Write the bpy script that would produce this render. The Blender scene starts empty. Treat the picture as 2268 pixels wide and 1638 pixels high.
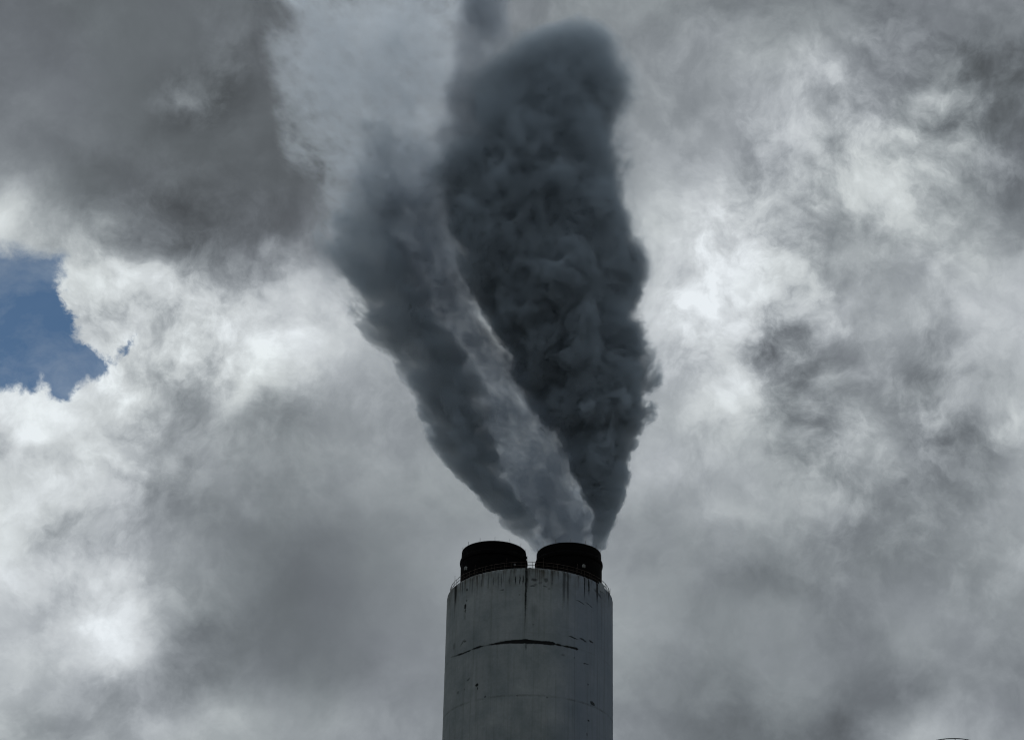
import bpy, bmesh, math, random
import numpy as np
from mathutils import Vector, Matrix

random.seed(7)
scene = bpy.context.scene
COL = scene.collection

# ------------------------------------------------------------------ camera
W0, H0 = 2268.0, 1638.0            # the measuring frame used for the survey figures below
FPX = 5206.0                       # focal length in that frame (a 3x phone lens)
PITCH = math.radians(28.0)
ROLL = math.radians(1.2)
CAM = Vector((0.0, 0.0, 1.7))
Fw = Vector((0, math.cos(PITCH), math.sin(PITCH)))
R_, U_ = Vector((1, 0, 0)), Vector((0, -math.sin(PITCH), math.cos(PITCH)))
Rt = R_ * math.cos(ROLL) + U_ * math.sin(ROLL)
Up = U_ * math.cos(ROLL) - R_ * math.sin(ROLL)

cam_data = bpy.data.cameras.new("camera")
cam_data.sensor_width = 36.0
cam_data.lens = 36.0 * FPX / W0
cam_data.clip_start = 0.5
cam_data.clip_end = 20000
cam = bpy.data.objects.new("camera", cam_data)
COL.objects.link(cam)
m = Matrix((Rt, Up, -Fw)).transposed().to_4x4()
m.translation = CAM
cam.matrix_world = m
scene.camera = cam


def ray(px, py):
    return (Fw + Rt * ((px - W0 / 2) / FPX) + Up * ((H0 / 2 - py) / FPX))


def at_y(px, py, Y):
    d = ray(px, py)
    return CAM + d * ((Y - CAM.y) / d.y)


# ------------------------------------------------------------------ render settings
scene.view_settings.view_transform = 'Standard'
scene.view_settings.look = 'None'
scene.view_settings.exposure = 0.0
scene.view_settings.gamma = 1.0
scene.cycles.max_bounces = 6
scene.cycles.volume_bounces = 1
scene.cycles.transparent_max_bounces = 24
scene.cycles.volume_step_rate = 0.22
scene.cycles.volume_max_steps = 512
scene.cycles.use_denoising = True
scene.cycles.use_adaptive_sampling = True
scene.cycles.adaptive_threshold = 0.03
scene.cycles.adaptive_min_samples = 12
scene.cycles.pixel_filter_type = 'BLACKMAN_HARRIS'
scene.cycles.filter_width = 1.15
scene.render.film_transparent = False

# ------------------------------------------------------------------ sun and sky
SUN_EL, SUN_AZ = math.radians(50), math.radians(-8)      # behind the clouds beyond the stack
sun_data = bpy.data.lights.new("sun", 'SUN')
sun_data.energy = 1.0
sun_data.angle = math.radians(12)
sun_data.color = (1.0, 0.97, 0.93)
sun = bpy.data.objects.new("sun", sun_data)
COL.objects.link(sun)
sd = Vector((math.sin(SUN_AZ) * math.cos(SUN_EL), math.cos(SUN_AZ) * math.cos(SUN_EL), math.sin(SUN_EL)))
sun.rotation_euler = sd.to_track_quat('Z', 'Y').to_euler()
sun.location = (0, 0, 300)


class NT:
    """small node-tree writer"""
    def __init__(self, tree):
        self.t = tree
        self.n = tree.nodes
        self.l = tree.links

    def put(self, sock, v):
        if v is None:
            return
        if hasattr(v, "is_output"):
            self.l.new(v, sock)
        else:
            sock.default_value = v

    def new(self, kind, **props):
        n = self.n.new(kind)
        for k, v in props.items():
            setattr(n, k, v)
        return n

    def math(self, op, a, b=None, c=None, clamp=False):
        n = self.new("ShaderNodeMath", operation=op, use_clamp=clamp)
        for i, v in enumerate((a, b, c)):
            self.put(n.inputs[i], v)
        return n.outputs[0]

    def vmath(self, op, a, b=None, c=None, scale=None):
        n = self.new("ShaderNodeVectorMath", operation=op)
        for i, v in enumerate((a, b, c)):
            self.put(n.inputs[i], v)
        if scale is not None:
            self.put(n.inputs["Scale"], scale)
        return n.outputs["Value"] if op in ("DOT_PRODUCT", "LENGTH", "DISTANCE") else n.outputs["Vector"]

    def rng(self, v, a, b, c=0.0, d=1.0, kind='LINEAR', clamp=True):
        n = self.new("ShaderNodeMapRange", interpolation_type=kind)
        n.clamp = clamp
        self.put(n.inputs["Value"], v)
        for nm, x in (("From Min", a), ("From Max", b), ("To Min", c), ("To Max", d)):
            self.put(n.inputs[nm], x)
        return n.outputs["Result"]

    def noise(self, vec, scale, detail=4, rough=0.55, dist=0.0, kind='FBM', lac=2.0, norm=True):
        n = self.new("ShaderNodeTexNoise", noise_dimensions='3D', noise_type=kind)
        if kind == 'FBM':
            n.normalize = norm
        self.put(n.inputs["Vector"], vec)
        n.inputs["Scale"].default_value = scale
        n.inputs["Detail"].default_value = detail
        n.inputs["Roughness"].default_value = rough
        n.inputs["Lacunarity"].default_value = lac
        n.inputs["Distortion"].default_value = dist
        return n.outputs[0], n.outputs[1]

    def curve(self, v, ys, handle='VECTOR'):
        """a float curve over 0..1 through equally spaced ys in 0..1"""
        n = self.new("ShaderNodeFloatCurve")
        cm = n.mapping.curves[0]
        k = len(ys)
        pts = cm.points
        for i in range(k - 2):
            pts.new((i + 1) / (k - 1), 0.5)
        for i in range(k):
            pts[i].location = (i / (k - 1), float(ys[i]))
            pts[i].handle_type = handle
        n.mapping.use_clip = False
        n.mapping.update()
        self.put(n.inputs["Value"], v)
        return n.outputs[0]

    def comb(self, x, y, z):
        n = self.new("ShaderNodeCombineXYZ")
        for i, v in enumerate((x, y, z)):
            self.put(n.inputs[i], v)
        return n.outputs[0]

    def sep(self, v):
        n = self.new("ShaderNodeSeparateXYZ")
        self.put(n.inputs[0], v)
        return n.outputs

    def mixc(self, fac, a, b, mode='MIX'):
        n = self.new("ShaderNodeMix", data_type='RGBA', blend_type=mode)
        self.put(n.inputs[0], fac)
        self.put(n.inputs[6], a)
        self.put(n.inputs[7], b)
        return n.outputs[2]

    def field(self, u, v, Z, rank):
        """a smooth 2-D field given on a grid, as a sum of products of 1-D curves"""
        off = float(np.median(Z))
        A, S, B = np.linalg.svd(Z - off, full_matrices=False)
        out = None
        for k in range(min(rank, len(S))):
            if S[k] < 1e-4 * S[0]:
                break
            a, b = A[:, k], B[k]
            ma, mb = abs(a).max(), abs(b).max()
            cv = self.math('SUBTRACT', self.curve(v, a / ma * .5 + .5), .5)
            cu = self.math('SUBTRACT', self.curve(u, b / mb * .5 + .5), .5)
            p = self.math('MULTIPLY', cu, self.math('MULTIPLY', cv, float(S[k] * ma * mb * 4)))
            out = self.math('ADD', p, off if out is None else out)
        return out


# ---- cloud survey: grey level of the cloud deck over the stack, every 126 units
GREY = np.array([
 [108,104,106,104,104,104,106,110,112,118,125,128,132,124,128,130,116,112,116],
 [108,106,106,102,102,104,106,110,115,125,130,138,140,148,150,148,135,118,116],
 [115,112,106,100,100, 98,102,108,115,125,135,148,150,152,168,160,150,125,115],
 [130,118,104, 98, 97, 96,100,108,118,130,140,158,165,150,158,160,172,150,125],
 [185,150,125,110,106,106,115,125,135,145,155,175,195,160,158,165,170,160,135],
 [190,185,195,168,152,165,165,160,160,165,170,180,200,188,165,160,158,165,160],
 [210,205,200,205,200,212,202,180,175,175,175,180,185,168,165,165,152,165,165],
 [225,222,212,182,185,172,158,152,150,155,160,165,175,182,138,158,145,148,160],
 [175,200,190,165,160,142,145,148,145,148,150,158,160,155,145,163,150,142,165],
 [200,168,155,140,130,130,128,132,138,142,145,142,152,150,145,142,140,145,155],
 [205,185,180,165,130,116,118,128,140,145,145,136,135,130,130,132,132,138,150],
 [190,203,212,150,118,112,116,128,138,138,138,148,135,138,132,125,145,135,135],
 [175,165,160,132,125,122,118,128,130,130,130,135,125,122,135,122,118,140,128],
 [150,142,150,158,160,150,145,138,135,135,130,128,116,113,113,107,150,150,150]], float)
# local clumps: x, y, rx, ry, turn (deg, + = up to the right), grey change
CLUMPS = [
 (330,600,75,50,20,18), (470,670,70,40,-10,18), (640,770,110,45,15,18), (430,560,120,30,-10,-8),
 (560,865,115,22,42,38), (630,905,100,45,30,-16), (385,850,90,70,0,-18), (430,930,80,40,0,-14),
 (60,935,70,40,0,22), (210,900,80,40,30,15), (120,1000,90,30,20,-18), (20,1005,30,18,0,-35),
 (250,1430,85,45,20,20), (300,1330,45,60,0,14), (400,1360,60,120,0,-20), (110,1290,60,40,0,-12),
 (90,1400,40,25,0,-18), (160,1210,110,35,0,-10), (100,1120,80,30,0,14),
 (1610,480,55,95,-20,26), (1660,560,35,60,-25,20), (1590,660,70,50,0,22), (1430,720,70,60,0,14), 
 (1560,640,11,16,30,-55), (1613,650,9,30,5,-60), (1548,692,16,16,0,-40), (1500,600,30,12,20,-16),
 (1720,790,75,55,-20,-26), (1645,850,45,60,-40,26), (1680,890,22,20,0,20), (1560,780,60,60,-40,12),
 (2060,310,120,22,-8,30), (1930,330,60,20,0,12), (1780,150,55,40,10,20), (2100,215,45,35,-40,26),
 (1830,330,40,45,0,-16), (1690,330,60,70,0,-12), (1620,310,40,90,-20,10), (1860,385,60,45,-35,16), (1990,470,70,30,-20,12),
 (1920,960,70,40,10,16), (1890,1000,40,40,0,8), (2240,930,25,90,0,18), (2090,800,90,60,20,-12),
 (1600,1125,80,20,-20,18), (1700,1120,60,20,0,8), (2000,680,90,60,20,12), (1840,690,50,40,0,12),
 (1780,710,60,50,0,-14), (1430,1000,120,60,0,8), (2040,1590,80,60,0,18), (1880,1590,80,70,0,-12),
 (1540,880,60,70,0,8), (20,480,35,60,0,30), (1700,1360,50,40,0,8), (2150,1380,40,30,0,10),
 (430,220,34,12,-38,30), (402,190,8,10,0,18), (520,60,40,20,40,14), (700,1250,160,120,30,-6), (560,1590,160,40,12,8), (250,1540,140,40,20,-12),
]
GX = np.linspace(-0.35, 1.35, 171)       # frame widths, with a margin
GY = np.linspace(-0.35, 1.07, 143)       # in frame widths too (the frame is .722 high)


def cubic(Z, fx, fy):
    def ax(A, f):
        f = np.clip(f, 0, A.shape[0] - 1.001)
        i = np.floor(f).astype(int)
        t = (f - i)[:, None]
        g = lambda k: A[np.clip(i + k, 0, A.shape[0] - 1)]
        p0, p1, p2, p3 = g(-1), g(0), g(1), g(2)
        return p1 + .5 * t * (p2 - p0 + t * (2 * p0 - 5 * p1 + 4 * p2 - p3 + t * (3 * (p1 - p2) + p3 - p0)))
    return ax(ax(Z, fy).T, fx).T


XX, YY = np.meshgrid(GX * W0, GY * W0)
grey = cubic(GREY, GX * W0 / 126, GY * W0 / 126)
for x, y, rx, ry, a, amp in CLUMPS:
    ca, sa = math.cos(math.radians(a)), math.sin(math.radians(a))
    dx, dy = XX - x, -(YY - y)
    q = ((dx * ca + dy * sa) / rx) ** 2 + ((-dx * sa + dy * ca) / ry) ** 2
    grey += amp * np.exp(-q)
ox = np.maximum(np.maximum(-XX, XX - W0), 0)
oy = np.maximum(np.maximum(-YY, YY - H0), 0)
edge = np.clip(1 - np.hypot(ox, oy) / (0.33 * W0), 0, 1)
edge = edge * edge * (3 - 2 * edge)
grey = 140 + (grey - 140) * edge
# how broken the deck is
rough = np.full_like(XX, 0.26)
for x, y, rx, ry, a in [(350,700,330,230,.75), (150,1000,300,200,.4), (1600,640,200,200,.8), (1950,300,330,230,.55),
                        (1950,950,330,250,.5), (200,1350,250,200,.35), (430,215,55,45,.9), (540,80,70,50,.5), (380,200,470,330,-.22), (600,1300,360,280,-.18), (900,1250,330,330,-.1),
                        (1800,1380,520,300,-.10), (1400,1200,300,300,-.08)]:
    rough += a * 1.1 * np.exp(-((XX - x) / rx) ** 2 - ((YY - y) / ry) ** 2)
# the hole in the clouds: signed distance to its outline (units), positive inside
HOLE = [(-60,518),(60,540),(150,562),(146,620),(132,662),(152,705),(186,757),(222,786),(240,812),(204,830),(172,856),
        (146,890),(116,884),(106,852),(88,846),(70,864),(12,870),(-60,890)]


def sdist(poly, X, Y):
    d = np.full(X.shape, 1e9)
    ins = np.zeros(X.shape, bool)
    for (x0, y0), (x1, y1) in zip(poly, poly[1:] + poly[:1]):
        ex, ey = x1 - x0, y1 - y0
        t = np.clip(((X - x0) * ex + (Y - y0) * ey) / (ex * ex + ey * ey), 0, 1)
        d = np.minimum(d, np.hypot(X - x0 - t * ex, Y - y0 - t * ey))
        c = ((y0 > Y) != (y1 > Y)) & (X < ex * (Y - y0) / (ey if ey else 1e-9) + x0)
        ins ^= c
    return np.where(ins, d, -d)


HX = np.linspace(-0.08, 0.20, 113)
HY = np.linspace(0.18, 0.46, 113)
hx, hy = np.meshgrid(HX * W0, HY * W0)
hole = np.clip(sdist(HOLE, hx, hy), -60, 60)
hole = np.maximum(hole, 9 - np.hypot(((hx - 274) + .5 * (hy - 765)) / .7, (hy - 765) / 1.7))

world = bpy.data.worlds.new("World")
scene.world = world
world.use_nodes = True
world.cycles.sampling_method = 'MANUAL'
world.cycles.sample_map_resolution = 512
T = NT(world.node_tree)
T.n.clear()
tc = T.new("ShaderNodeTexCoord").outputs["Generated"]
k = FPX / W0
fz = T.math('MAXIMUM', T.vmath('DOT_PRODUCT', tc, tuple(Fw)), 0.08)
u0 = T.math('MULTIPLY_ADD', T.math('DIVIDE', T.vmath('DOT_PRODUCT', tc, tuple(Rt)), fz), k, 0.5)
v0 = T.math('MULTIPLY_ADD', T.math('DIVIDE', T.vmath('DOT_PRODUCT', tc, tuple(Up)), fz), -k, 0.5 * H0 / W0)
dirp = T.vmath('SCALE', tc, scale=k)                       # direction, about one unit per frame width
w1 = T.noise(dirp, 7.0, 5, .55)[1]
w2 = T.noise(dirp, 30.0, 4, .6)[1]
wx, wy, wz = T.sep(T.vmath('SUBTRACT', w1, (.5, .5, .5)))
xx, xy, xz = T.sep(T.vmath('SUBTRACT', w2, (.5, .5, .5)))
AM1, AM2 = 0.075, 0.022
u = T.math('MULTIPLY_ADD', wx, AM1, T.math('MULTIPLY_ADD', xx, AM2, u0))
v = T.math('MULTIPLY_ADD', wy, AM1, T.math('MULTIPLY_ADD', xy, AM2, v0))
un = T.rng(u, float(GX[0]), float(GX[-1]))
vn = T.rng(v, float(GY[0]), float(GY[-1]))
g = T.field(un, vn, grey, 22)
rg = T.field(T.rng(u0, float(GX[0]), float(GX[-1])), T.rng(v0, float(GY[0]), float(GY[-1])), rough[::4, ::4], 7)
n1 = T.math('SUBTRACT', T.noise(T.vmath('ADD', dirp, (3.1, 1.7, .4)), 5.0, 7, .58, .3)[0], .5)
pw = T.vmath('MULTIPLY_ADD', T.vmath('SUBTRACT', w1, (.5, .5, .5)), (.08, .08, .08), dirp)
nB = T.noise(pw, 7.5, 8, .59)[0]
nC = T.noise(T.vmath('ADD', pw, (5.5, 2.2, 1.1)), 30.0, 5, .62)[0]
toward_sun = tuple((sd - Fw * sd.dot(Fw)).normalized() * .022)
nD = T.noise(T.vmath('ADD', pw, toward_sun), 7.5, 8, .59)[0]
puff = T.math('SUBTRACT', T.rng(nB, .45, .62, 0, 1, 'SMOOTHSTEP'), .45)
curl = T.math('SUBTRACT', T.rng(nC, .42, .66, 0, 1, 'SMOOTHSTEP'), .42)
rim = T.math('SUBTRACT', nB, nD)                            # offset noise difference: paints lit edges on the sunward side of puffs
g = T.math('MULTIPLY_ADD', T.math('SUBTRACT', g, 145.0), 1.13, 154.0)
hard = T.math('MULTIPLY_ADD', puff, 46.0, T.math('MULTIPLY_ADD', curl, 24.0, T.math('MULTIPLY', rim, 220.0)))
g = T.math('ADD', T.math('MULTIPLY_ADD', n1, 36.0, g), T.math('MULTIPLY', hard, rg))
# blue gap
uh = T.math('MULTIPLY_ADD', wx, .012, T.math('MULTIPLY_ADD', xx, .030, u0))
vh = T.math('MULTIPLY_ADD', wy, .012, T.math('MULTIPLY_ADD', xy, .030, v0))
hf = T.field(T.rng(uh, float(HX[0]), float(HX[-1])), T.rng(vh, float(HY[0]), float(HY[-1])), hole, 14)
n3 = T.math('SUBTRACT', T.noise(pw, 34.0, 7, .66)[0], .5)
hf = T.math('MULTIPLY_ADD', n3, 84.0, hf)
wide = T.math('ADD', T.rng(v0, .235, .285, 60.0, 20.0), T.rng(T.noise(dirp, 9.0, 2, .5)[0], .45, .65, 0.0, 26.0))
thin = T.rng(T.noise(T.vmath('MULTIPLY', pw, (1.0, 1.6, 1.6)), 9.0, 6, .6)[0], .40, .68, .97, .74)   # veils of thin cloud over the blue
gap = T.math('MULTIPLY', T.rng(T.math('DIVIDE', T.math('ADD', hf, 12.0), wide), 0.0, 1.0, 0.0, 1.0, 'SMOOTHSTEP'), thin)
lipx = T.rng(hf, -55.0, -4.0, 0.0, 1.0, 'SMOOTHSTEP')       # thin bright cloud margin round the gap
g = T.math('MULTIPLY_ADD', T.math('MULTIPLY', lipx, T.rng(v0, .25, .29)), 12.0, g)
over = T.math('MAXIMUM', T.math('SUBTRACT', g, 195.0), 0.0)
g = T.math('SUBTRACT', g, T.math('MULTIPLY', over, .32))     # thick bright cloud saturates slowly
g = T.math('DIVIDE', T.math('MINIMUM', T.math('MAXIMUM', g, 75.0), 238.0), 255.0)
lin = T.math('POWER', g, 2.25)
tn = T.noise(T.vmath('ADD', dirp, (7.7, .3, 5.1)), 6.5, 3, .5)[0]
dark_tint = T.mixc(T.rng(tn, .38, .62), (.895, 1.005, 1.09, 1), (.905, 1.0, 1.11, 1))
lite_tint = T.mixc(T.rng(tn, .38, .62), (.945, 1.01, 1.025, 1), (.945, 1.003, 1.045, 1))
tint = T.mixc(T.rng(g, .45, .8), dark_tint, lite_tint)
ccol = T.vmath('SCALE', tint, scale=lin)
clouds = T.new("ShaderNodeBackground")
T.l.new(ccol, clouds.inputs["Color"])
clouds.inputs["Strength"].default_value = 1.0
sky = T.new("ShaderNodeTexSky", sky_type='NISHITA')
sky.sun_disc = False
sky.sun_elevation = SUN_EL
sky.sun_rotation = SUN_AZ
sky.air_density = 0.8
sky.dust_density = 0.0
sky.ozone_density = 1.2
sky.altitude = 2500
blue = T.new("ShaderNodeBackground")
T.l.new(T.vmath('MULTIPLY', sky.outputs[0], (.98, 1.22, 1.20)), blue.inputs["Color"])
blue.inputs["Strength"].default_value = 0.05
mixw = T.new("ShaderNodeMixShader")
T.l.new(gap, mixw.inputs[0])
T.l.new(clouds.outputs[0], mixw.inputs[1])
T.l.new(blue.outputs[0], mixw.inputs[2])
outw = T.new("ShaderNodeOutputWorld")
T.l.new(mixw.outputs[0], outw.inputs["Surface"])


# ------------------------------------------------------------------ building helpers
def mat(name):
    mt = bpy.data.materials.new(name)
    mt.use_nodes = True
    mt.node_tree.nodes.clear()
    return mt, NT(mt.node_tree)


def principled(name, col, rough=.7, metal=0.0, var=.25, scale=2.0):
    mt, t = mat(name)
    o = t.new("ShaderNodeOutputMaterial")
    b = t.new("ShaderNodeBsdfPrincipled")
    tcn = t.new("ShaderNodeTexCoord").outputs["Object"]
    f = t.noise(tcn, scale, 5, .6)[0]
    a = tuple(c * (1 - var) for c in col) + (1,)
    c2 = tuple(c * (1 + var) for c in col) + (1,)
    t.l.new(t.mixc(t.rng(f, .3, .7), a, c2), b.inputs["Base Color"])
    b.inputs["Roughness"].default_value = rough
    b.inputs["Metallic"].default_value = metal
    b.inputs["Specular IOR Level"].default_value = 0.25
    t.l.new(b.outputs[0], o.inputs["Surface"])
    return mt


def link(name, bm, material, parent=None, loc=(0, 0, 0), smooth=False):
    me = bpy.data.meshes.new(name)
    bmesh.ops.recalc_face_normals(bm, faces=bm.faces)
    bm.to_mesh(me)
    bm.free()
    if smooth:
        for p in me.polygons:
            p.use_smooth = True
    if material:
        me.materials.append(material)
    o = bpy.data.objects.new(name, me)
    COL.objects.link(o)
    o.location = loc
    if parent:
        o.parent = parent
    return o


def empty(name, loc, label, cat, group=None):
    o = bpy.data.objects.new(name, None)
    COL.objects.link(o)
    o.location = loc
    o["label"] = label
    o["category"] = cat
    if group:
        o["group"] = group
    return o


def lathe(bm, prof, seg=96, centre=(0, 0), closed=False):
    """revolve (radius, z) pairs about a vertical axis"""
    rings = []
    for r, z in prof:
        rings.append([bm.verts.new((centre[0] + r * math.sin(2 * math.pi * i / seg),
                                    centre[1] - r * math.cos(2 * math.pi * i / seg), z)) for i in range(seg)])
    pairs = list(zip(rings, rings[1:])) + ([(rings[-1], rings[0])] if closed else [])
    for a, b in pairs:
        for i in range(seg):
            j = (i + 1) % seg
            bm.faces.new((a[i], a[j], b[j], b[i]))
    return rings


def tube(bm, pts, r, seg=6, cyclic=False):
    pts = [Vector(p) for p in pts]
    n = len(pts)
    rings = []
    for i, p in enumerate(pts):
        a = pts[(i - 1) % n] if (cyclic or i > 0) else p
        b = pts[(i + 1) % n] if (cyclic or i < n - 1) else p
        d = (b - a).normalized()
        ref = Vector((0, 0, 1)) if abs(d.z) < .9 else Vector((1, 0, 0))
        s = d.cross(ref).normalized()
        t = s.cross(d)
        rings.append([bm.verts.new(p + (s * math.cos(2 * math.pi * q / seg) + t * math.sin(2 * math.pi * q / seg)) * r)
                      for q in range(seg)])
    for i in range(n if cyclic else n - 1):
        A, B = rings[i], rings[(i + 1) % n]
        for q in range(seg):
            bm.faces.new((A[q], A[(q + 1) % seg], B[(q + 1) % seg], B[q]))
    if not cyclic:
        bm.faces.new(rings[0][::-1])
        bm.faces.new(rings[-1])


def box(bm, c, s, rot=0.0, bevel=0.0):
    M = Matrix.Translation(c) @ Matrix.Rotation(rot, 4, 'Z') @ Matrix.Diagonal((s[0], s[1], s[2], 1))
    g_ = bmesh.ops.create_cube(bm, size=1.0, matrix=M)
    if bevel:
        ed = list({e for v_ in g_["verts"] for e in v_.link_edges})
        bmesh.ops.bevel(bm, geom=ed, offset=bevel, segments=2, affect='EDGES')


# ------------------------------------------------------------------ ground
gm = principled("gravel_ground", (.11, .105, .09), .95, 0, .4, .08)
bm = bmesh.new()
lathe(bm, [(0.01, 0), (60, 0), (400, 0), (2000, 0), (9000, 0)], 64)
bmesh.ops.remove_doubles(bm, verts=bm.verts, dist=.05)
go = link("ground", bm, gm)
go["kind"] = "structure"

# ------------------------------------------------------------------ the stack
D = 322.0
c0 = at_y(1173.5, 1330, D)
X0 = c0.x
RS = 0.0
# radius from the half width at the silhouette
depth = (c0 - CAM).dot(Fw)
RS = 183.5 / FPX * depth
HS = at_y(1171, 1255, D - RS).z
root = empty("chimney", (X0, D, 0), "huge round streaked concrete power station chimney carrying two black steel flues", "chimney")


def on_shaft(px, py):
    """survey point -> (arc length, height) on the shaft face towards the camera"""
    d = ray(px, py)
    ox_, oy_ = CAM.x - X0, CAM.y - D
    a = d.x ** 2 + d.y ** 2
    b = 2 * (ox_ * d.x + oy_ * d.y)
    c = ox_ ** 2 + oy_ ** 2 - RS ** 2
    disc = max(b * b - 4 * a * c, 0)
    t = (-b - math.sqrt(disc)) / (2 * a)
    x, y, z = ox_ + d.x * t, oy_ + d.y * t, CAM.z + d.z * t
    return math.atan2(x, -y) * RS, z


def zm(x, y):               # close-up survey sheet of the shaft -> frame units
    return (1640 + x / 2.629) * W0 / 3909, (2200 + y / 2.629) * W0 / 3909


def shaft_material():
    mt, t = mat("stained_concrete")
    o = t.new("ShaderNodeOutputMaterial")
    b = t.new("ShaderNodeBsdfPrincipled")
    P = t.new("ShaderNodeTexCoord").outputs["Object"]
    x, y, z = t.sep(P)
    s = t.math('MULTIPLY', t.math('ARCTAN2', x, t.math('MULTIPLY', y, -1.0)), RS)
    sz0 = t.comb(s, z, 0.0)
    wob = t.vmath('SUBTRACT', t.noise(P, 1.3, 4, .6)[1], (.5, .5, .5))
    wob2 = t.vmath('SUBTRACT', t.noise(P, 5.0, 3, .6)[1], (.5, .5, .5))
    sz = t.vmath('MULTIPLY_ADD', wob, (.20, .30, 0), t.vmath('MULTIPLY_ADD', wob2, (.22, .22, 0), sz0))
    nb = t.noise(P, .22, 5, .6)[0]
    nf = t.noise(P, 2.2, 6, .65)[0]
    col = t.mixc(t.rng(nb, .3, .7), (.205, .24, .252, 1), (.33, .362, .375, 1))
    col = t.mixc(t.rng(nf, .25, .75), t.mixc(1.0, col, (.84, .84, .82, 1), 'MULTIPLY'), col)
    # bluer, darker tone over the right-hand face
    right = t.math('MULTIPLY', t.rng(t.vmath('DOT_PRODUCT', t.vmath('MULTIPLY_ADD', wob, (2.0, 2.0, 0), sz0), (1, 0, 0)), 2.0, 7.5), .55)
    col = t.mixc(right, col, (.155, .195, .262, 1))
    # lift joints
    lift = t.math('ABSOLUTE', t.math('SUBTRACT', t.math('FRACT', t.math('DIVIDE', z, 2.31)), .5))
    col = t.mixc(t.math('MULTIPLY', t.rng(lift, .492, .5), .16), col, (.06, .06, .06, 1))
    # long faint runs down the whole shaft
    run = t.noise(t.vmath('MULTIPLY', P, (1.6, 1.6, .045)), 1.0, 5, .7)[0]
    col = t.mixc(t.math('MULTIPLY', t.rng(run, .50, .76), .34), col, (.055, .06, .05, 1))
    # runs under the rim: length varies round the rim
    top = t.math('SUBTRACT', HS, z)
    rn = t.noise(t.vmath('MULTIPLY', P, (1.5, 1.5, .03)), 1.5, 4, .75)[0]
    ln = t.rng(rn, .44, .74, .15, 5.0)
    st = t.math('MULTIPLY', t.rng(t.math('DIVIDE', top, ln), .15, 1.0, 1.0, 0.0), t.rng(rn, .43, .58))
    col = t.mixc(t.math('MULTIPLY', st, .78), col, (.030, .023, .015, 1))
    # mossy grime close under the rim
    gr = t.math('MULTIPLY', t.rng(top, 0.2, 4.5, 1.0, 0.0), t.rng(t.noise(P, .7, 5, .65)[0], .40, .68))
    col = t.mixc(t.math('MULTIPLY', gr, .55), col, (.070, .062, .042, 1))
    marks = []

    def ell(cx, cy, hw, hh, turn, dark, soft=.55, flat=False):
        s0, z0 = on_shaft(*zm(cx, cy))
        cosf = math.cos(s0 / RS)
        kx = 1 / 2.629 * W0 / 3909 / FPX * depth
        mp = t.new("ShaderNodeMapping", vector_type='TEXTURE')
        t.l.new(sz, mp.inputs["Vector"])
        mp.inputs["Location"].default_value = (s0, z0, 0)
        mp.inputs["Rotation"].default_value = (0, 0, math.radians(turn))
        mp.inputs["Scale"].default_value = (hw * kx / cosf, hh * kx / .95, 1)
        ln_ = t.vmath('LENGTH', mp.outputs[0])
        marks.append(t.math('MULTIPLY', t.rng(ln_, 1.0, soft, 0.0, 1.0, 'SMOOTHSTEP'), dark))

    # streaks from the rim (x, half width, length, darkness)
    for x_, hw, L, dk in [(968, 13, 560, .96), (972, 20, 40, .95), (975, 24, 130, .6), (962, 7, 690, .55), (262, 19, 250, .95), (258, 14, 380, .5), (357, 14, 90, 0.0),
                          (862, 9, 60, .9), (905, 9, 62, .9), (938, 9, 60, .85), (800, 10, 50, .5), (720, 9, 90, .5), (690, 9, 110, .4), (640, 8, 70, .5), (1350, 20, 300, .6), (1388, 16, 290, .6), (1340, 9, 430, .3),
                          (1555, 9, 190, .9), (1598, 12, 140, .9), (1682, 13, 220, .95), (1716, 22, 60, .3), (590, 10, 100, .4), (520, 9, 60, .4),
                          (430, 12, 140, .4), (330, 9, 100, .5), (1795, 12, 140, .6), (1050, 40, 20, .7), (1170, 30, 30, .6), (1230, 8, 120, .4)]:
        if dk <= 0:
            continue
        ytop = 30 + 110 * (1 - math.sqrt(max(0, 1 - ((x_ - 1005) / 850) ** 2))) * 1.6
        ell(x_, ytop, hw, L, 0, dk, .35)
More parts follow.
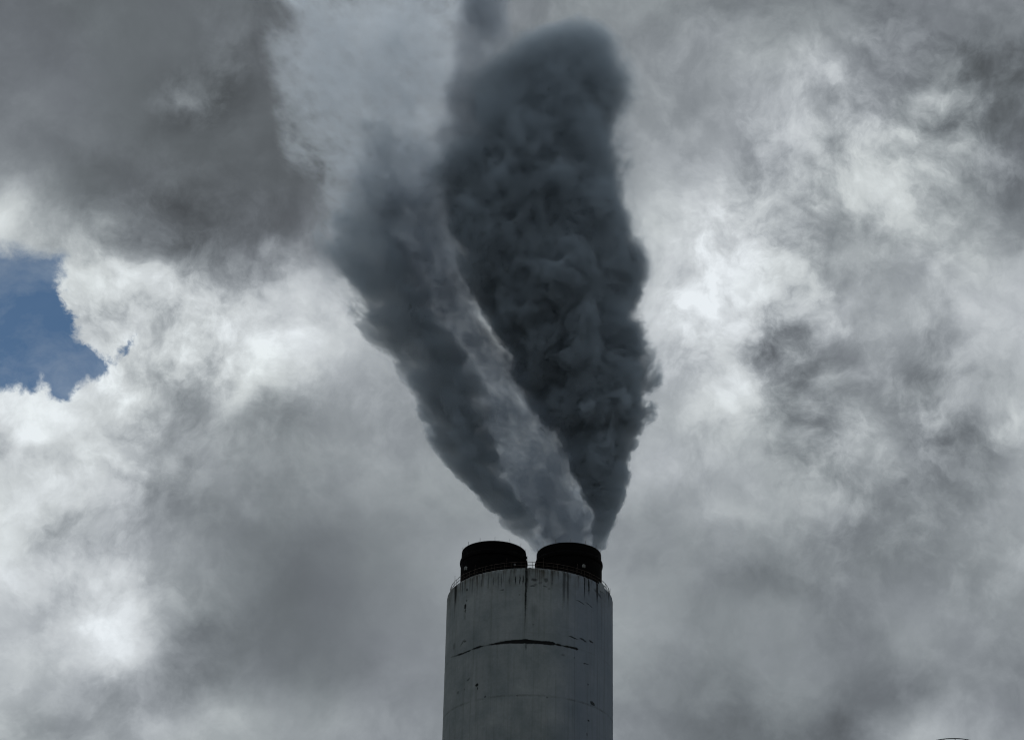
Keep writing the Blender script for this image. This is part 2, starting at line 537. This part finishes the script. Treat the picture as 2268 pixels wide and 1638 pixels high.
    for a in [(357, 300, 12, 34, 0, .97, .6), (357, 345, 9, 25, 0, .9, .5), (354, 400, 6, 70, 0, .6, .2), (375, 130, 12, 18, 20, .7, .5), (372, 240, 9, 15, 0, .6, .4),
              (1515, 255, 60, 7, -14, .8, .4), (1600, 280, 50, 6, -14, .75, .4), (1440, 610, 62, 9, -8, .85, .4), (1540, 632, 50, 12, -12, .8, .4), (1620, 650, 28, 13, -8, .85, .5),
              (1570, 875, 36, 7, 8, .75, .4), (1635, 1270, 30, 22, -15, .85, .6), (475, 1085, 17, 18, 20, .96, .5), (480, 1120, 7, 24, 0, .8, .3), (462, 1090, 12, 8, 0, .9, .5),
              (1595, 1442, 12, 12, 0, .85, .5), (1590, 1080, 8, 10, 0, .7, .5), (330, 662, 38, 12, 35, .6, .3), (355, 648, 15, 14, 0, .7, .4), (390, 1030, 24, 14, 25, .55, .3),
              (285, 1160, 16, 20, 0, .4, .3), (350, 1130, 10, 10, 0, .4, .3), (245, 700, 18, 60, 0, .4, .2), (1690, 170, 60, 22, -20, .6, .3), (1455, 815, 8, 10, 0, .6, .4), (1580, 1580, 10, 22, 10, .5, .3), (1340, 785, 30, 20, 0, .35, .2),
              (730, 130, 26, 12, 0, .55, .3), (900, 180, 10, 10, 0, .5, .3), (965, 700, 18, 50, 0, .55, .2), (1040, 480, 14, 12, 0, .4, .3), (1050, 340, 60, 90, 0, .22, .1),
              (1180, 1210, 14, 12, 0, .5, .3), (878, 1190, 14, 9, 0, .5, .3), (558, 1200, 16, 12, 0, .7, .4), (1035, 92, 46, 11, 4, .7, .2), (1062, 80, 30, 22, 20, .45, .1), (1160, 95, 34, 10, -6, .6, .2), (1110, 60, 34, 16, 25, .4, .1), (1200, 120, 24, 10, 0, .4, .2)]:
        ell(*a)
    col_m = None
    for mk in marks:
        col_m = mk if col_m is None else t.math('MAXIMUM', col_m, mk)
    col = t.mixc(t.math('MINIMUM', col_m, 1.0), col, (.006, .007, .006, 1))
    # the spalled joint: height and half thickness along the arc
    TR = [(200, 815, 0), (275, 788, 5), (300, 780, 9), (345, 764, 7), (400, 742, 7), (420, 733, 0), (440, 722, 7), (480, 708, 12), (520, 697, 8), (545, 692, 1), (600, 682, 4),
          (640, 675, 8), (700, 665, 13), (800, 654, 17), (900, 650, 20), (965, 647, 23), (1040, 653, 18), (1120, 659, 17), (1200, 666, 19), (1250, 672, 16), (1266, 674, 2),
          (1285, 680, 13), (1312, 687, 9), (1330, 690, 4), (1370, 699, 9), (1430, 710, 10), (1480, 722, 14), (1494, 730, 0), (1560, 745, 0)]
    A = []
    for cx, cy, th in TR:
        s0, z0 = on_shaft(*zm(cx, cy))
        A.append((s0, z0, th / 2.629 * W0 / 3909 / FPX * depth / .95))
    A = np.array(A)
    gs = np.linspace(A[0, 0], A[-1, 0], 120)
    zc, tc_ = np.interp(gs, A[:, 0], A[:, 1]), np.interp(gs, A[:, 0], A[:, 2])
    sn = t.rng(s, float(gs[0]), float(gs[-1]))
    lo, hi = float(zc.min()), float(zc.max()) + 1e-3
    zcn = t.math('MULTIPLY_ADD', t.curve(sn, (zc - lo) / (hi - lo)), hi - lo, lo)
    thn = t.math('MULTIPLY', t.curve(sn, tc_ / tc_.max()), float(tc_.max()))
    _, zw, _ = t.sep(t.vmath('MULTIPLY_ADD', wob2, (0, .42, 0), t.vmath('MULTIPLY_ADD', wob, (0, .16, 0), sz0)))
    dz = t.math('ABSOLUTE', t.math('SUBTRACT', zw, zcn))
    cr = t.rng(t.math('SUBTRACT', t.math('MULTIPLY', thn, 1.05), dz), -.05, .07, 0, .98)
    cr = t.math('MULTIPLY', cr, t.rng(thn, .004, .03))
    col = t.mixc(cr, col, (.004, .004, .004, 1))
    # faint stained joint lower down and its continuation round the shaft
    for (px_, py_, dk, th) in ((950, 1186, .5, .22), (965, 660, .30, .10), (960, 560, .16, .10), (960, 470, .12, .10)):
        z2 = on_shaft(*zm(px_, py_))[1]
        _, zw2, _ = t.sep(t.vmath('MULTIPLY_ADD', wob2, (0, .5, 0), sz0))
        d2 = t.math('ABSOLUTE', t.math('SUBTRACT', zw2, z2))
        f2 = t.math('MULTIPLY', t.rng(d2, th, 0.0, 0, dk), t.rng(t.noise(P, .55, 4, .7)[0], .38, .62))
        col = t.mixc(f2, col, (.03, .032, .03, 1))
    # thin conduit lines drawn as faint stains down the right side
    for px_ in (1455, 1682, 1790):
        s1 = on_shaft(*zm(px_, 900))[0]
        f3 = t.math('MULTIPLY', t.rng(t.math('ABSOLUTE', t.math('SUBTRACT', s, s1)), .10, .02, 0, .30), t.rng(nf, .3, .6))
        col = t.mixc(f3, col, (.03, .035, .045, 1))
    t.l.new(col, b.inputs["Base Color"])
    b.inputs["Roughness"].default_value = .9
    b.inputs["Specular IOR Level"].default_value = .2
    bp = t.new("ShaderNodeBump")
    bp.inputs["Strength"].default_value = .5
    bp.inputs["Distance"].default_value = .06
    t.l.new(nf, bp.inputs["Height"])
    t.l.new(bp.outputs[0], b.inputs["Normal"])
    t.l.new(b.outputs[0], o.inputs["Surface"])
    return mt


concrete = shaft_material()
slab_mat = principled("roof_slab_concrete", (.12, .12, .11), .9)
black_steel = principled("sooty_black_steel", (.0025, .0025, .0025), .9, 0, .3, 1.0)
black_steel.node_tree.nodes["Principled BSDF"].inputs["Specular IOR Level"].default_value = 0.06
rail_mat = principled("rusty_dark_steel", (.045, .034, .028), .8, 0, .3, 3.0)
grey_mat = principled("grey_housing", (.20, .21, .20), .6, 0, .15, 3.0)
lens_mat = principled("dull_lens", (.12, .13, .13), .3, 0, .1, 3.0)
plate_mat = principled("pale_patch_plate", (.23, .26, .28), .8, 0, .1, 1.0)

bm = bmesh.new()
lathe(bm, [(RS * 1.01, 0), (RS * 1.005, HS * .4), (RS, HS * .75), (RS, HS - 3), (RS, HS - .55), (RS - .05, HS - .28), (RS - .28, HS - .06), (RS - .34, HS),
           (RS - .9, HS), (RS - .9, HS - .25)], 160)
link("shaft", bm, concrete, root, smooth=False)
bm = bmesh.new()
lathe(bm, [(0.02, HS - .2), (RS - .92, HS - .2)], 96)
link("roof_slab", bm, slab_mat, root)

# flues
fl = []
for (px_, py_, apex) in ((1094, 1235, 1199.5), (1260, 1232, 1195.5)):
    pc = at_y(px_, py_, D)
    fr = 73.0 / FPX * (pc - CAM).dot(Fw)
    top_z = at_y(px_, apex, D - fr).z
    fl.append((pc.x - X0, fr, top_z))
FTOP = sum(f[2] for f in fl) / 2
for i, (fx, fr, tz) in enumerate(fl):
    bm = bmesh.new()
    zt = FTOP
    lathe(bm, [(fr, HS - .2), (fr, zt - 2.25), (fr, zt - 1.3), (fr - .06, zt - 1.2), (fr - .10, zt - .12), (fr - .13, zt), (fr - .35, zt), (fr - .35, zt - 2), (fr - .35, HS - 40)], 96)
    f = link("flue", bm, black_steel, root, loc=(fx, 0, 0))
    bm = bmesh.new()
    lathe(bm, [(fr - .01, zt - 2.1), (fr + .12, zt - 2.0), (fr + .15, zt - 1.75), (fr + .12, zt - 1.5), (fr - .01, zt - 1.35)], 96)
    link("stiffener_ring", bm, black_steel, f)
    for kx in range(13):
        a = math.radians(1.5 + kx * 360 / 13)
        bm = bmesh.new()
        rr = fr - .2
        tube(bm, [(rr * math.sin(a), -rr * math.cos(a), zt - .4), (rr * math.sin(a), -rr * math.cos(a), zt + .62)], .022, 5)
        link("lightning_rod", bm, rail_mat, f)

# guard railing round the rim
rail = bpy.data.objects.new("guard_railing", None)
COL.objects.link(rail)
rail.parent = root
rail.location = (0, 0, HS)
RR = RS - .45
for zr, rad, nm in ((1.0, .036, "top_rail"), (.48, .032, "middle_rail")):
    bm = bmesh.new()
    tube(bm, [(RR * math.sin(2 * math.pi * q / 144), -RR * math.cos(2 * math.pi * q / 144), zr) for q in range(144)], rad, 6, True)
    link(nm, bm, rail_mat, rail)
NP = 48
for q in range(NP):
    for dq in (0.0, .36):
        a = 2 * math.pi * (q + dq + .12) / NP
        bm = bmesh.new()
        tube(bm, [(0, 0, 0.0), (0, 0, 1.0)], .028, 6)
        link("rail_post", bm, rail_mat, rail, loc=(RR * math.sin(a), -RR * math.cos(a), 0))
for q in range(14):
    a = 2 * math.pi * (q + .33) / 14
    bm = bmesh.new()
    tube(bm, [(0, 0, .2), (0, 0, 1.75)], .020, 5)
    link("lightning_rod", bm, rail_mat, root, loc=((RR + .08) * math.sin(a), -(RR + .08) * math.cos(a), HS))


# grey fixtures seen against the flues
def zs(x, y):               # close-up survey sheet of the rim -> frame units
    return (1640 + x * 760 / 2268) * W0 / 3909, (1980 + y * 760 / 2268) * W0 / 3909


for (x_, y_, w_, h_) in ((410, 562, .44, .52), (1757, 535, .42, .48), (970, 520, .24, .26)):
    a_px = zs(x_, y_)
    sx = at_y(a_px[0], a_px[1], D).x - X0
    yy = -math.sqrt(max(0, (RR - .55) ** 2 - sx ** 2))
    p = at_y(a_px[0], a_px[1], D + yy)
    ang = math.atan2(p.x - X0, -yy)
    bm = bmesh.new()
    box(bm, (0, 0, 0), (w_, .30, h_), ang, .03)
    fo = link("floodlight", bm, grey_mat, root, loc=(p.x - X0, yy, p.z))
    bm = bmesh.new()
    box(bm, (.17 * math.sin(ang), -.17 * math.cos(ang), 0), (w_ * .72, .03, h_ * .7), ang, .01)
    link("lens", bm, lens_mat, fo)
    bm = bmesh.new()
    tube(bm, [(0, 0, HS - .2 - p.z), (0, 0, -h_ / 2)], .04, 6)
    link("bracket", bm, black_steel, fo)

# access ladder on the inner side of the left flue
fx, fr, tz = fl[0]
lp = at_y(*zs(1111, 460), D - 1.2)
lad = bpy.data.objects.new("access_ladder", None)
COL.objects.link(lad)
lad.parent = root
lad.location = (lp.x - X0, -1.2, HS)
LH = FTOP - HS - .9
for dy in (-.25, .25):
    bm = bmesh.new()
    tube(bm, [(0, dy, -.2), (0, dy, LH)], .035, 6)
    link("stringer", bm, black_steel, lad)
for q in range(int(LH / .3)):
    bm = bmesh.new()
    tube(bm, [(0, -.25, 0), (0, .25, 0)], .016, 5)
    link("rung", bm, black_steel, lad, loc=(0, 0, .2 + q * .3))
bm = bmesh.new()
box(bm, (-.28, 0, LH - .18), (.62, .5, .26), 0, .04)
link("top_bracket", bm, black_steel, lad)
# squat vent post between the flues
vp = at_y(*zs(1142, 530), D - RS + 1.6)
bm = bmesh.new()
lathe(bm, [(.02, 0), (.13, 0), (.13, .55), (.22, .56), (.22, .72), (.02, .78)], 20)
link("vent_post", bm, black_steel, root, loc=(vp.x - X0, -RS + 1.6, HS - .2))

# patched plate hung on the rim at the right
s0, z0 = on_shaft(*zm(1728, 112))
bm = bmesh.new()
hw = .75
gridp = []
for i in range(9):
    a = (s0 + (i / 8 - .5) * 2 * hw) / RS
    gridp.append([((RS + dr) * math.sin(a), -(RS + dr) * math.cos(a), z) for dr in (.003, .05) for z in (z0 - .62, z0 + .62)])
vs = [[bm.verts.new(c) for c in row] for row in gridp]
for A_, B_ in zip(vs, vs[1:]):
    for i, j in ((0, 1), (1, 3), (3, 2), (2, 0)):
        bm.faces.new((A_[i], A_[j], B_[j], B_[i]))
bm.faces.new([vs[0][i] for i in (0, 1, 3, 2)])
bm.faces.new([vs[-1][i] for i in (0, 1, 3, 2)])
link("patch_plate", bm, plate_mat, root)

# ------------------------------------------------------------------ railed silo whose top rail just enters the frame
SY = 150.0
sp = at_y(3648 * W0 / 3909, 2816.5 * W0 / 3909, SY)
SR = 108 / 3909 * W0 / FPX * (sp - CAM).dot(Fw)
silo = empty("steel_silo", (sp.x, SY + SR, 0), "round railed top of a steel silo at the lower right edge", "silo")
SH = sp.z - 1.05
silo_mat = principled("silo_steel", (.16, .18, .19), .5, .3, .2, .6)
srail_mat = principled("silo_rail_steel", (.035, .045, .055), .6, 0, .2, 2.0)
bm = bmesh.new()
lathe(bm, [(SR - .05, 0), (SR - .05, SH - .3), (SR, SH - .28), (SR, SH), (.02, SH + .02)], 64)
link("shell", bm, silo_mat, silo)
sr = bpy.data.objects.new("guard_railing", None)
COL.objects.link(sr)
sr.parent = silo
sr.location = (0, 0, SH)
for zr, nm in ((1.05, "top_rail"), (.55, "middle_rail")):
    bm = bmesh.new()
    tube(bm, [(SR * math.sin(2 * math.pi * q / 72), -SR * math.cos(2 * math.pi * q / 72), zr) for q in range(72)], .032, 8, True)
    link(nm, bm, srail_mat, sr)
for q in range(16):
    a = 2 * math.pi * (q - .05) / 16
    bm = bmesh.new()
    tube(bm, [(0, 0, 0), (0, 0, 1.05)], .024, 6)
    link("rail_post", bm, srail_mat, sr, loc=(SR * math.sin(a), -SR * math.cos(a), 0))

# ------------------------------------------------------------------ smoke
plume = empty("smoke_plume", (X0 + fl[1][0], D, FTOP), "dark billowing smoke plume pouring up from the right flue and forking in two", "smoke")
PO = Vector(plume.location)


GROW, R0 = .105, 1.8


def smoke_part(name, rows, rho, albedo, amp, soft, big, depth_k=1.0, dy=0.0, aniso=.2, rho_z=None, soft_z=None, film=.02, patch=0.0, ridge=1.0, seed=0.0, halo=0.0, lobes=1.0, ridge_z=None, fine=0.0):
    """rows: (height line, left, right) in survey units; a billowing volume whose cross-section follows them"""
    pts = []
    for y_, L, R in rows:
        a, b = at_y(L, y_, D), at_y(R, y_, D)
        pts.append(((a.z + b.z) / 2 - PO.z, (a.x + b.x) / 2 - PO.x, (b.x - a.x) / 2))
    pts = np.array(sorted(pts))
    z0, z1 = pts[0, 0], pts[-1, 0]
    zz = np.linspace(z0, z1, 80)
    cx, rx = np.interp(zz, pts[:, 0], pts[:, 1]), np.interp(zz, pts[:, 0], pts[:, 2])
    kern = np.array([1, 2, 3, 2, 1.]) / 9
    sm = lambda a: np.convolve(np.pad(a, 2, mode='edge'), kern, mode='valid')
    cx, rx = sm(cx), sm(rx)
    mt, t = mat(name + "_smoke")
    o = t.new("ShaderNodeOutputMaterial")
    P = t.new("ShaderNodeTexCoord").outputs["Object"]
    x, y, z = t.sep(P)
    zn = t.rng(z, float(z0), float(z1))
    c_lo, c_hi = float(cx.min()), float(cx.max()) + 1e-3
    cxn = t.math('MULTIPLY_ADD', t.curve(zn, (cx - c_lo) / (c_hi - c_lo)), c_hi - c_lo, c_lo)
    rxn = t.math('MULTIPLY', t.curve(zn, rx / rx.max()), float(rx.max()))
    dx = t.math('DIVIDE', t.math('SUBTRACT', x, cxn), rxn)
    dyy = t.math('DIVIDE', t.math('SUBTRACT', y, dy), t.math('MULTIPLY', rxn, depth_k))
    d = t.math('SQRT', t.math('MULTIPLY_ADD', dx, dx, t.math('MULTIPLY', dyy, dyy)))
    # billows grow with the distance risen from the flue
    zpos = t.math('MAXIMUM', z, -2.0)
    rs = t.math('MULTIPLY_ADD', zpos, GROW, R0)
    zeta = t.math('MULTIPLY', t.math('LOGARITHM', t.math('MULTIPLY', rs, 1 / R0), math.e), 1 / GROW)
    Ps = t.comb(t.math('DIVIDE', x, rs), t.math('DIVIDE', y, rs), zeta)
    Ps = t.vmath('ADD', Ps, (seed * 31.7, seed * 17.3, seed * 7.1))
    wn = t.noise(Ps, .6 / big, 1, .5)[1]
    Pw = t.vmath('MULTIPLY_ADD', t.vmath('SUBTRACT', wn, (.5, .5, .5)), (.9 * big, .9 * big, .9 * big), Ps)
    vo = t.new("ShaderNodeTexVoronoi", voronoi_dimensions='3D', feature='F1', distance='EUCLIDEAN')
    vo.inputs["Scale"].default_value = 1.0 / big
    t.l.new(Pw, vo.inputs["Vector"])
    nb2 = t.math('MULTIPLY_ADD', vo.outputs["Distance"], .42, t.math('MULTIPLY', t.math('ABSOLUTE', t.math('SUBTRACT', t.noise(Pw, 2.4 / big, 2, .55)[0], .5)), .6))
    nf = t.math('SUBTRACT', t.noise(Ps, .42 / big, 5, .55)[0], .5)
    if ridge_z:
        ys = np.interp(np.linspace(0, 1, 24), *zip(*ridge_z))
        rz = t.math('MULTIPLY', t.curve(zn, ys / ys.max()), float(ys.max()))
        nbr = t.math('MULTIPLY', t.math('SUBTRACT', .22, nb2), rz)
    else:
        nbr = t.math('MULTIPLY', t.math('SUBTRACT', .22, nb2), ridge)
    bump = t.math('MINIMUM', t.math('MULTIPLY_ADD', nf, 2.0 * lobes, nbr), .21)
    f0 = t.math('MULTIPLY_ADD', bump, amp, t.math('SUBTRACT', 1.05, d))
    f = f0
    f = t.math('MINIMUM', f, t.math('MULTIPLY_ADD', bump, 2.6 * amp, t.math('MULTIPLY', t.math('SUBTRACT', float(z1), z), 1 / (.35 * float(rx[-1]) + .8))))
    if soft_z:
        ys = np.interp(np.linspace(0, 1, 24), *zip(*soft_z))
        so = t.math('MULTIPLY', t.curve(zn, ys / ys.max()), float(ys.max()))
    else:
        so = soft
    f = t.math("MINIMUM", f, t.math("MULTIPLY", t.math("SUBTRACT", 1.06 + amp * .20, d), 1.5))
    den = t.rng(f, 0.0, so, 0, 1, 'SMOOTHSTEP')
    if rho_z:
        ys = np.interp(np.linspace(0, 1, 24), *zip(*rho_z))
        den = t.math('MULTIPLY', den, t.curve(zn, ys / max(ys.max(), 1e-6)))
        rho = rho * float(ys.max())
    if patch:
        pn = t.noise(t.vmath('ADD', Ps, (91, 13, 5)), .9 / big, 2, .58)[0]
        den = t.math('MULTIPLY', den, t.rng(pn, .5 - .22 / patch, .5 + .16, 1 - min(patch, 1), 1.35))
    if fine:
        fnz = t.noise(Pw, 3.6 / big, 3, .6)[0]
        den = t.math('MULTIPLY', den, t.rng(fnz, .36, .64, 1 - fine * 1.6, 1 + fine * 1.6))
    den = t.math('MULTIPLY', den, rho)
    if halo:
        nh = t.math('ABSOLUTE', t.math('SUBTRACT', t.noise(Ps, 1.9 / big, 3, .6)[0], .5))
        hz = t.math('MULTIPLY', t.math('MULTIPLY', t.rng(f, -.26, .05), t.rng(d, 1.27, 1.12)), t.rng(nh, .07, .0))
        den = t.math('MULTIPLY_ADD', hz, halo, den)
    v_ = t.new("ShaderNodeVolumePrincipled")
    v_.inputs["Color"].default_value = (*albedo, 1)
    v_.inputs["Anisotropy"].default_value = aniso
    t.l.new(den, v_.inputs["Density"])
    t.l.new(v_.outputs[0], o.inputs["Volume"])
    # near-invisible surface added so the hull counts as more than a volume
    tr = t.new("ShaderNodeBsdfTransparent")
    df = t.new("ShaderNodeBsdfTranslucent")
    df.inputs["Color"].default_value = (*albedo, 1)
    ms = t.new("ShaderNodeMixShader")
    t.l.new(t.math('MULTIPLY', den, film), ms.inputs[0])
    t.l.new(tr.outputs[0], ms.inputs[1])
    t.l.new(df.outputs[0], ms.inputs[2])
    t.l.new(ms.outputs[0], o.inputs["Surface"])
    # hull
    bm = bmesh.new()
    seg = 28
    rings = []
    gro = 1.08 + amp * .20
    for i in range(0, 80, 2):
        rings.append([bm.verts.new((cx[i] + rx[i] * gro * math.sin(2 * math.pi * q / seg),
                                    dy - rx[i] * gro * depth_k * math.cos(2 * math.pi * q / seg), zz[i])) for q in range(seg)])
    topx = [bm.verts.new((cx[-1] + (v_.co.x - cx[-1]) * .6, dy + (v_.co.y - dy) * .6, z1 + rx[-1] * .22 * amp)) for v_ in rings[-1]]
    rings.append(topx)
    for A_, B_ in zip(rings, rings[1:]):
        for q in range(seg):
            bm.faces.new((A_[q], A_[(q + 1) % seg], B_[(q + 1) % seg], B_[q]))
    bm.faces.new(rings[0][::-1])
    bm.faces.new(rings[-1])
    return link(name, bm, mt, plume)


MAIN = [(1216,1306,1340),(1195,1310,1350),(1175,1310,1366),(1150,1312,1374),(1125,1308,1378),(1100,1299,1384),(1050,1270,1392),(1000,1246,1406),(950,1230,1420),(900,1202,1438),(860,1176,1450),
        (800,1146,1430),(750,1110,1418),(700,1070,1418),(650,1028,1412),(600,1006,1408),(550,994,1404),(500,984,1394),(450,984,1382),(400,988,1378),
        (350,998,1376),(300,1008,1376),(250,1022,1390),(200,1045,1394),(150,1095,1384),(118,1125,1372),(85,1200,1356),(66,1240,1335)]
SIDE = [(1212,1186,1206),(1190,1160,1206),(1150,1100,1188),(1110,1080,1156),(1075,1022,1128),(1050,1018,1114),(1000,978,1102),(950,948,1094),(900,928,1086),(850,908,1070),
        (800,856,1036),(750,812,995),(700,778,962),(650,752,950),(600,722,946),(550,708,926),(500,706,890),(465,735,880),(420,765,885),(370,775,885),(300,785,880),(240,795,870)]
VEIL = [(1222,1192,1332),(1190,1175,1336),(1150,1140,1345),(1100,1105,1340),(1050,1080,1330),(1000,1060,1310),(950,1040,1290),(900,1025,1260),(850,995,1220),(800,950,1190),
        (750,915,1150),(700,885,1110),(650,860,1080),(600,840,1060),(550,820,1050),(500,800,1050),(450,780,1050),(400,775,1050),(340,785,1040),(290,800,1000)]
TOPL = [(330,960,1100),(260,955,1110),(200,975,1125),(150,990,1125),(100,1000,1125),(50,1005,1140),(0,1005,1150),(-60,1000,1160)]
PALE = [(560,760,930),(520,730,960),(470,705,990),(430,690,1030),(380,668,1060),(300,650,1080),(220,640,1080),(150,632,1080),(80,618,1080),(0,600,1080),(-70,590,1080)]

DK = (.65, .76, .86)
smoke_part("main_column", MAIN, .55, DK, 1.0, .4, 1.3, .95, 0, .1,
           rho_z=[(0, 1.7), (.2, 1.3), (.5, .9), (.8, .6), (1, .4)], soft_z=[(0, .08), (.2, .10), (.5, .17), (.8, .3), (1, .45)],
           ridge_z=[(0, 1.3), (.3, 1.6), (.6, 1.4), (1, 1.3)], patch=.5, seed=8, halo=.11, lobes=.6)
smoke_part("side_column", SIDE, .5, DK, 1.0, .5, .95, .95, 1.0, .1,
           rho_z=[(0, .8), (.1, 1.2), (.35, .8), (.5, .55), (.62, .36), (.72, .28), (.79, .15), (.88, .08), (1, .04)], soft_z=[(0, .11), (.25, .14), (.6, .3), (1, .6)],
           ridge_z=[(0, 1.9), (.2, 2.1), (.6, 1.9), (1, 1.6)], patch=.65, seed=6, halo=.10, lobes=1.0)
smoke_part("thin_veil", VEIL, .34, (.66, .77, .90), .8, .4, .75, .6, 2.0, .25,
           rho_z=[(0, 2.0), (.08, 1.4), (.25, .9), (.42, 1.0), (.6, 1.1), (.75, .85), (.88, .35), (1, .12)], patch=.9, seed=3, ridge=.8, fine=.32)
smoke_part("upper_wisp", TOPL, .20, (.64, .72, .82), 1.0, .5, .7, .9, 1.0, .2, ridge=.9, patch=.8, seed=4, lobes=1.3)
smoke_part("pale_steam", PALE, .058, (.82, .91, 1.0), .85, .22, .8, .6, 4.0, .5, ridge=1.5, patch=.95, seed=5, halo=.03, lobes=1.15, fine=.6)
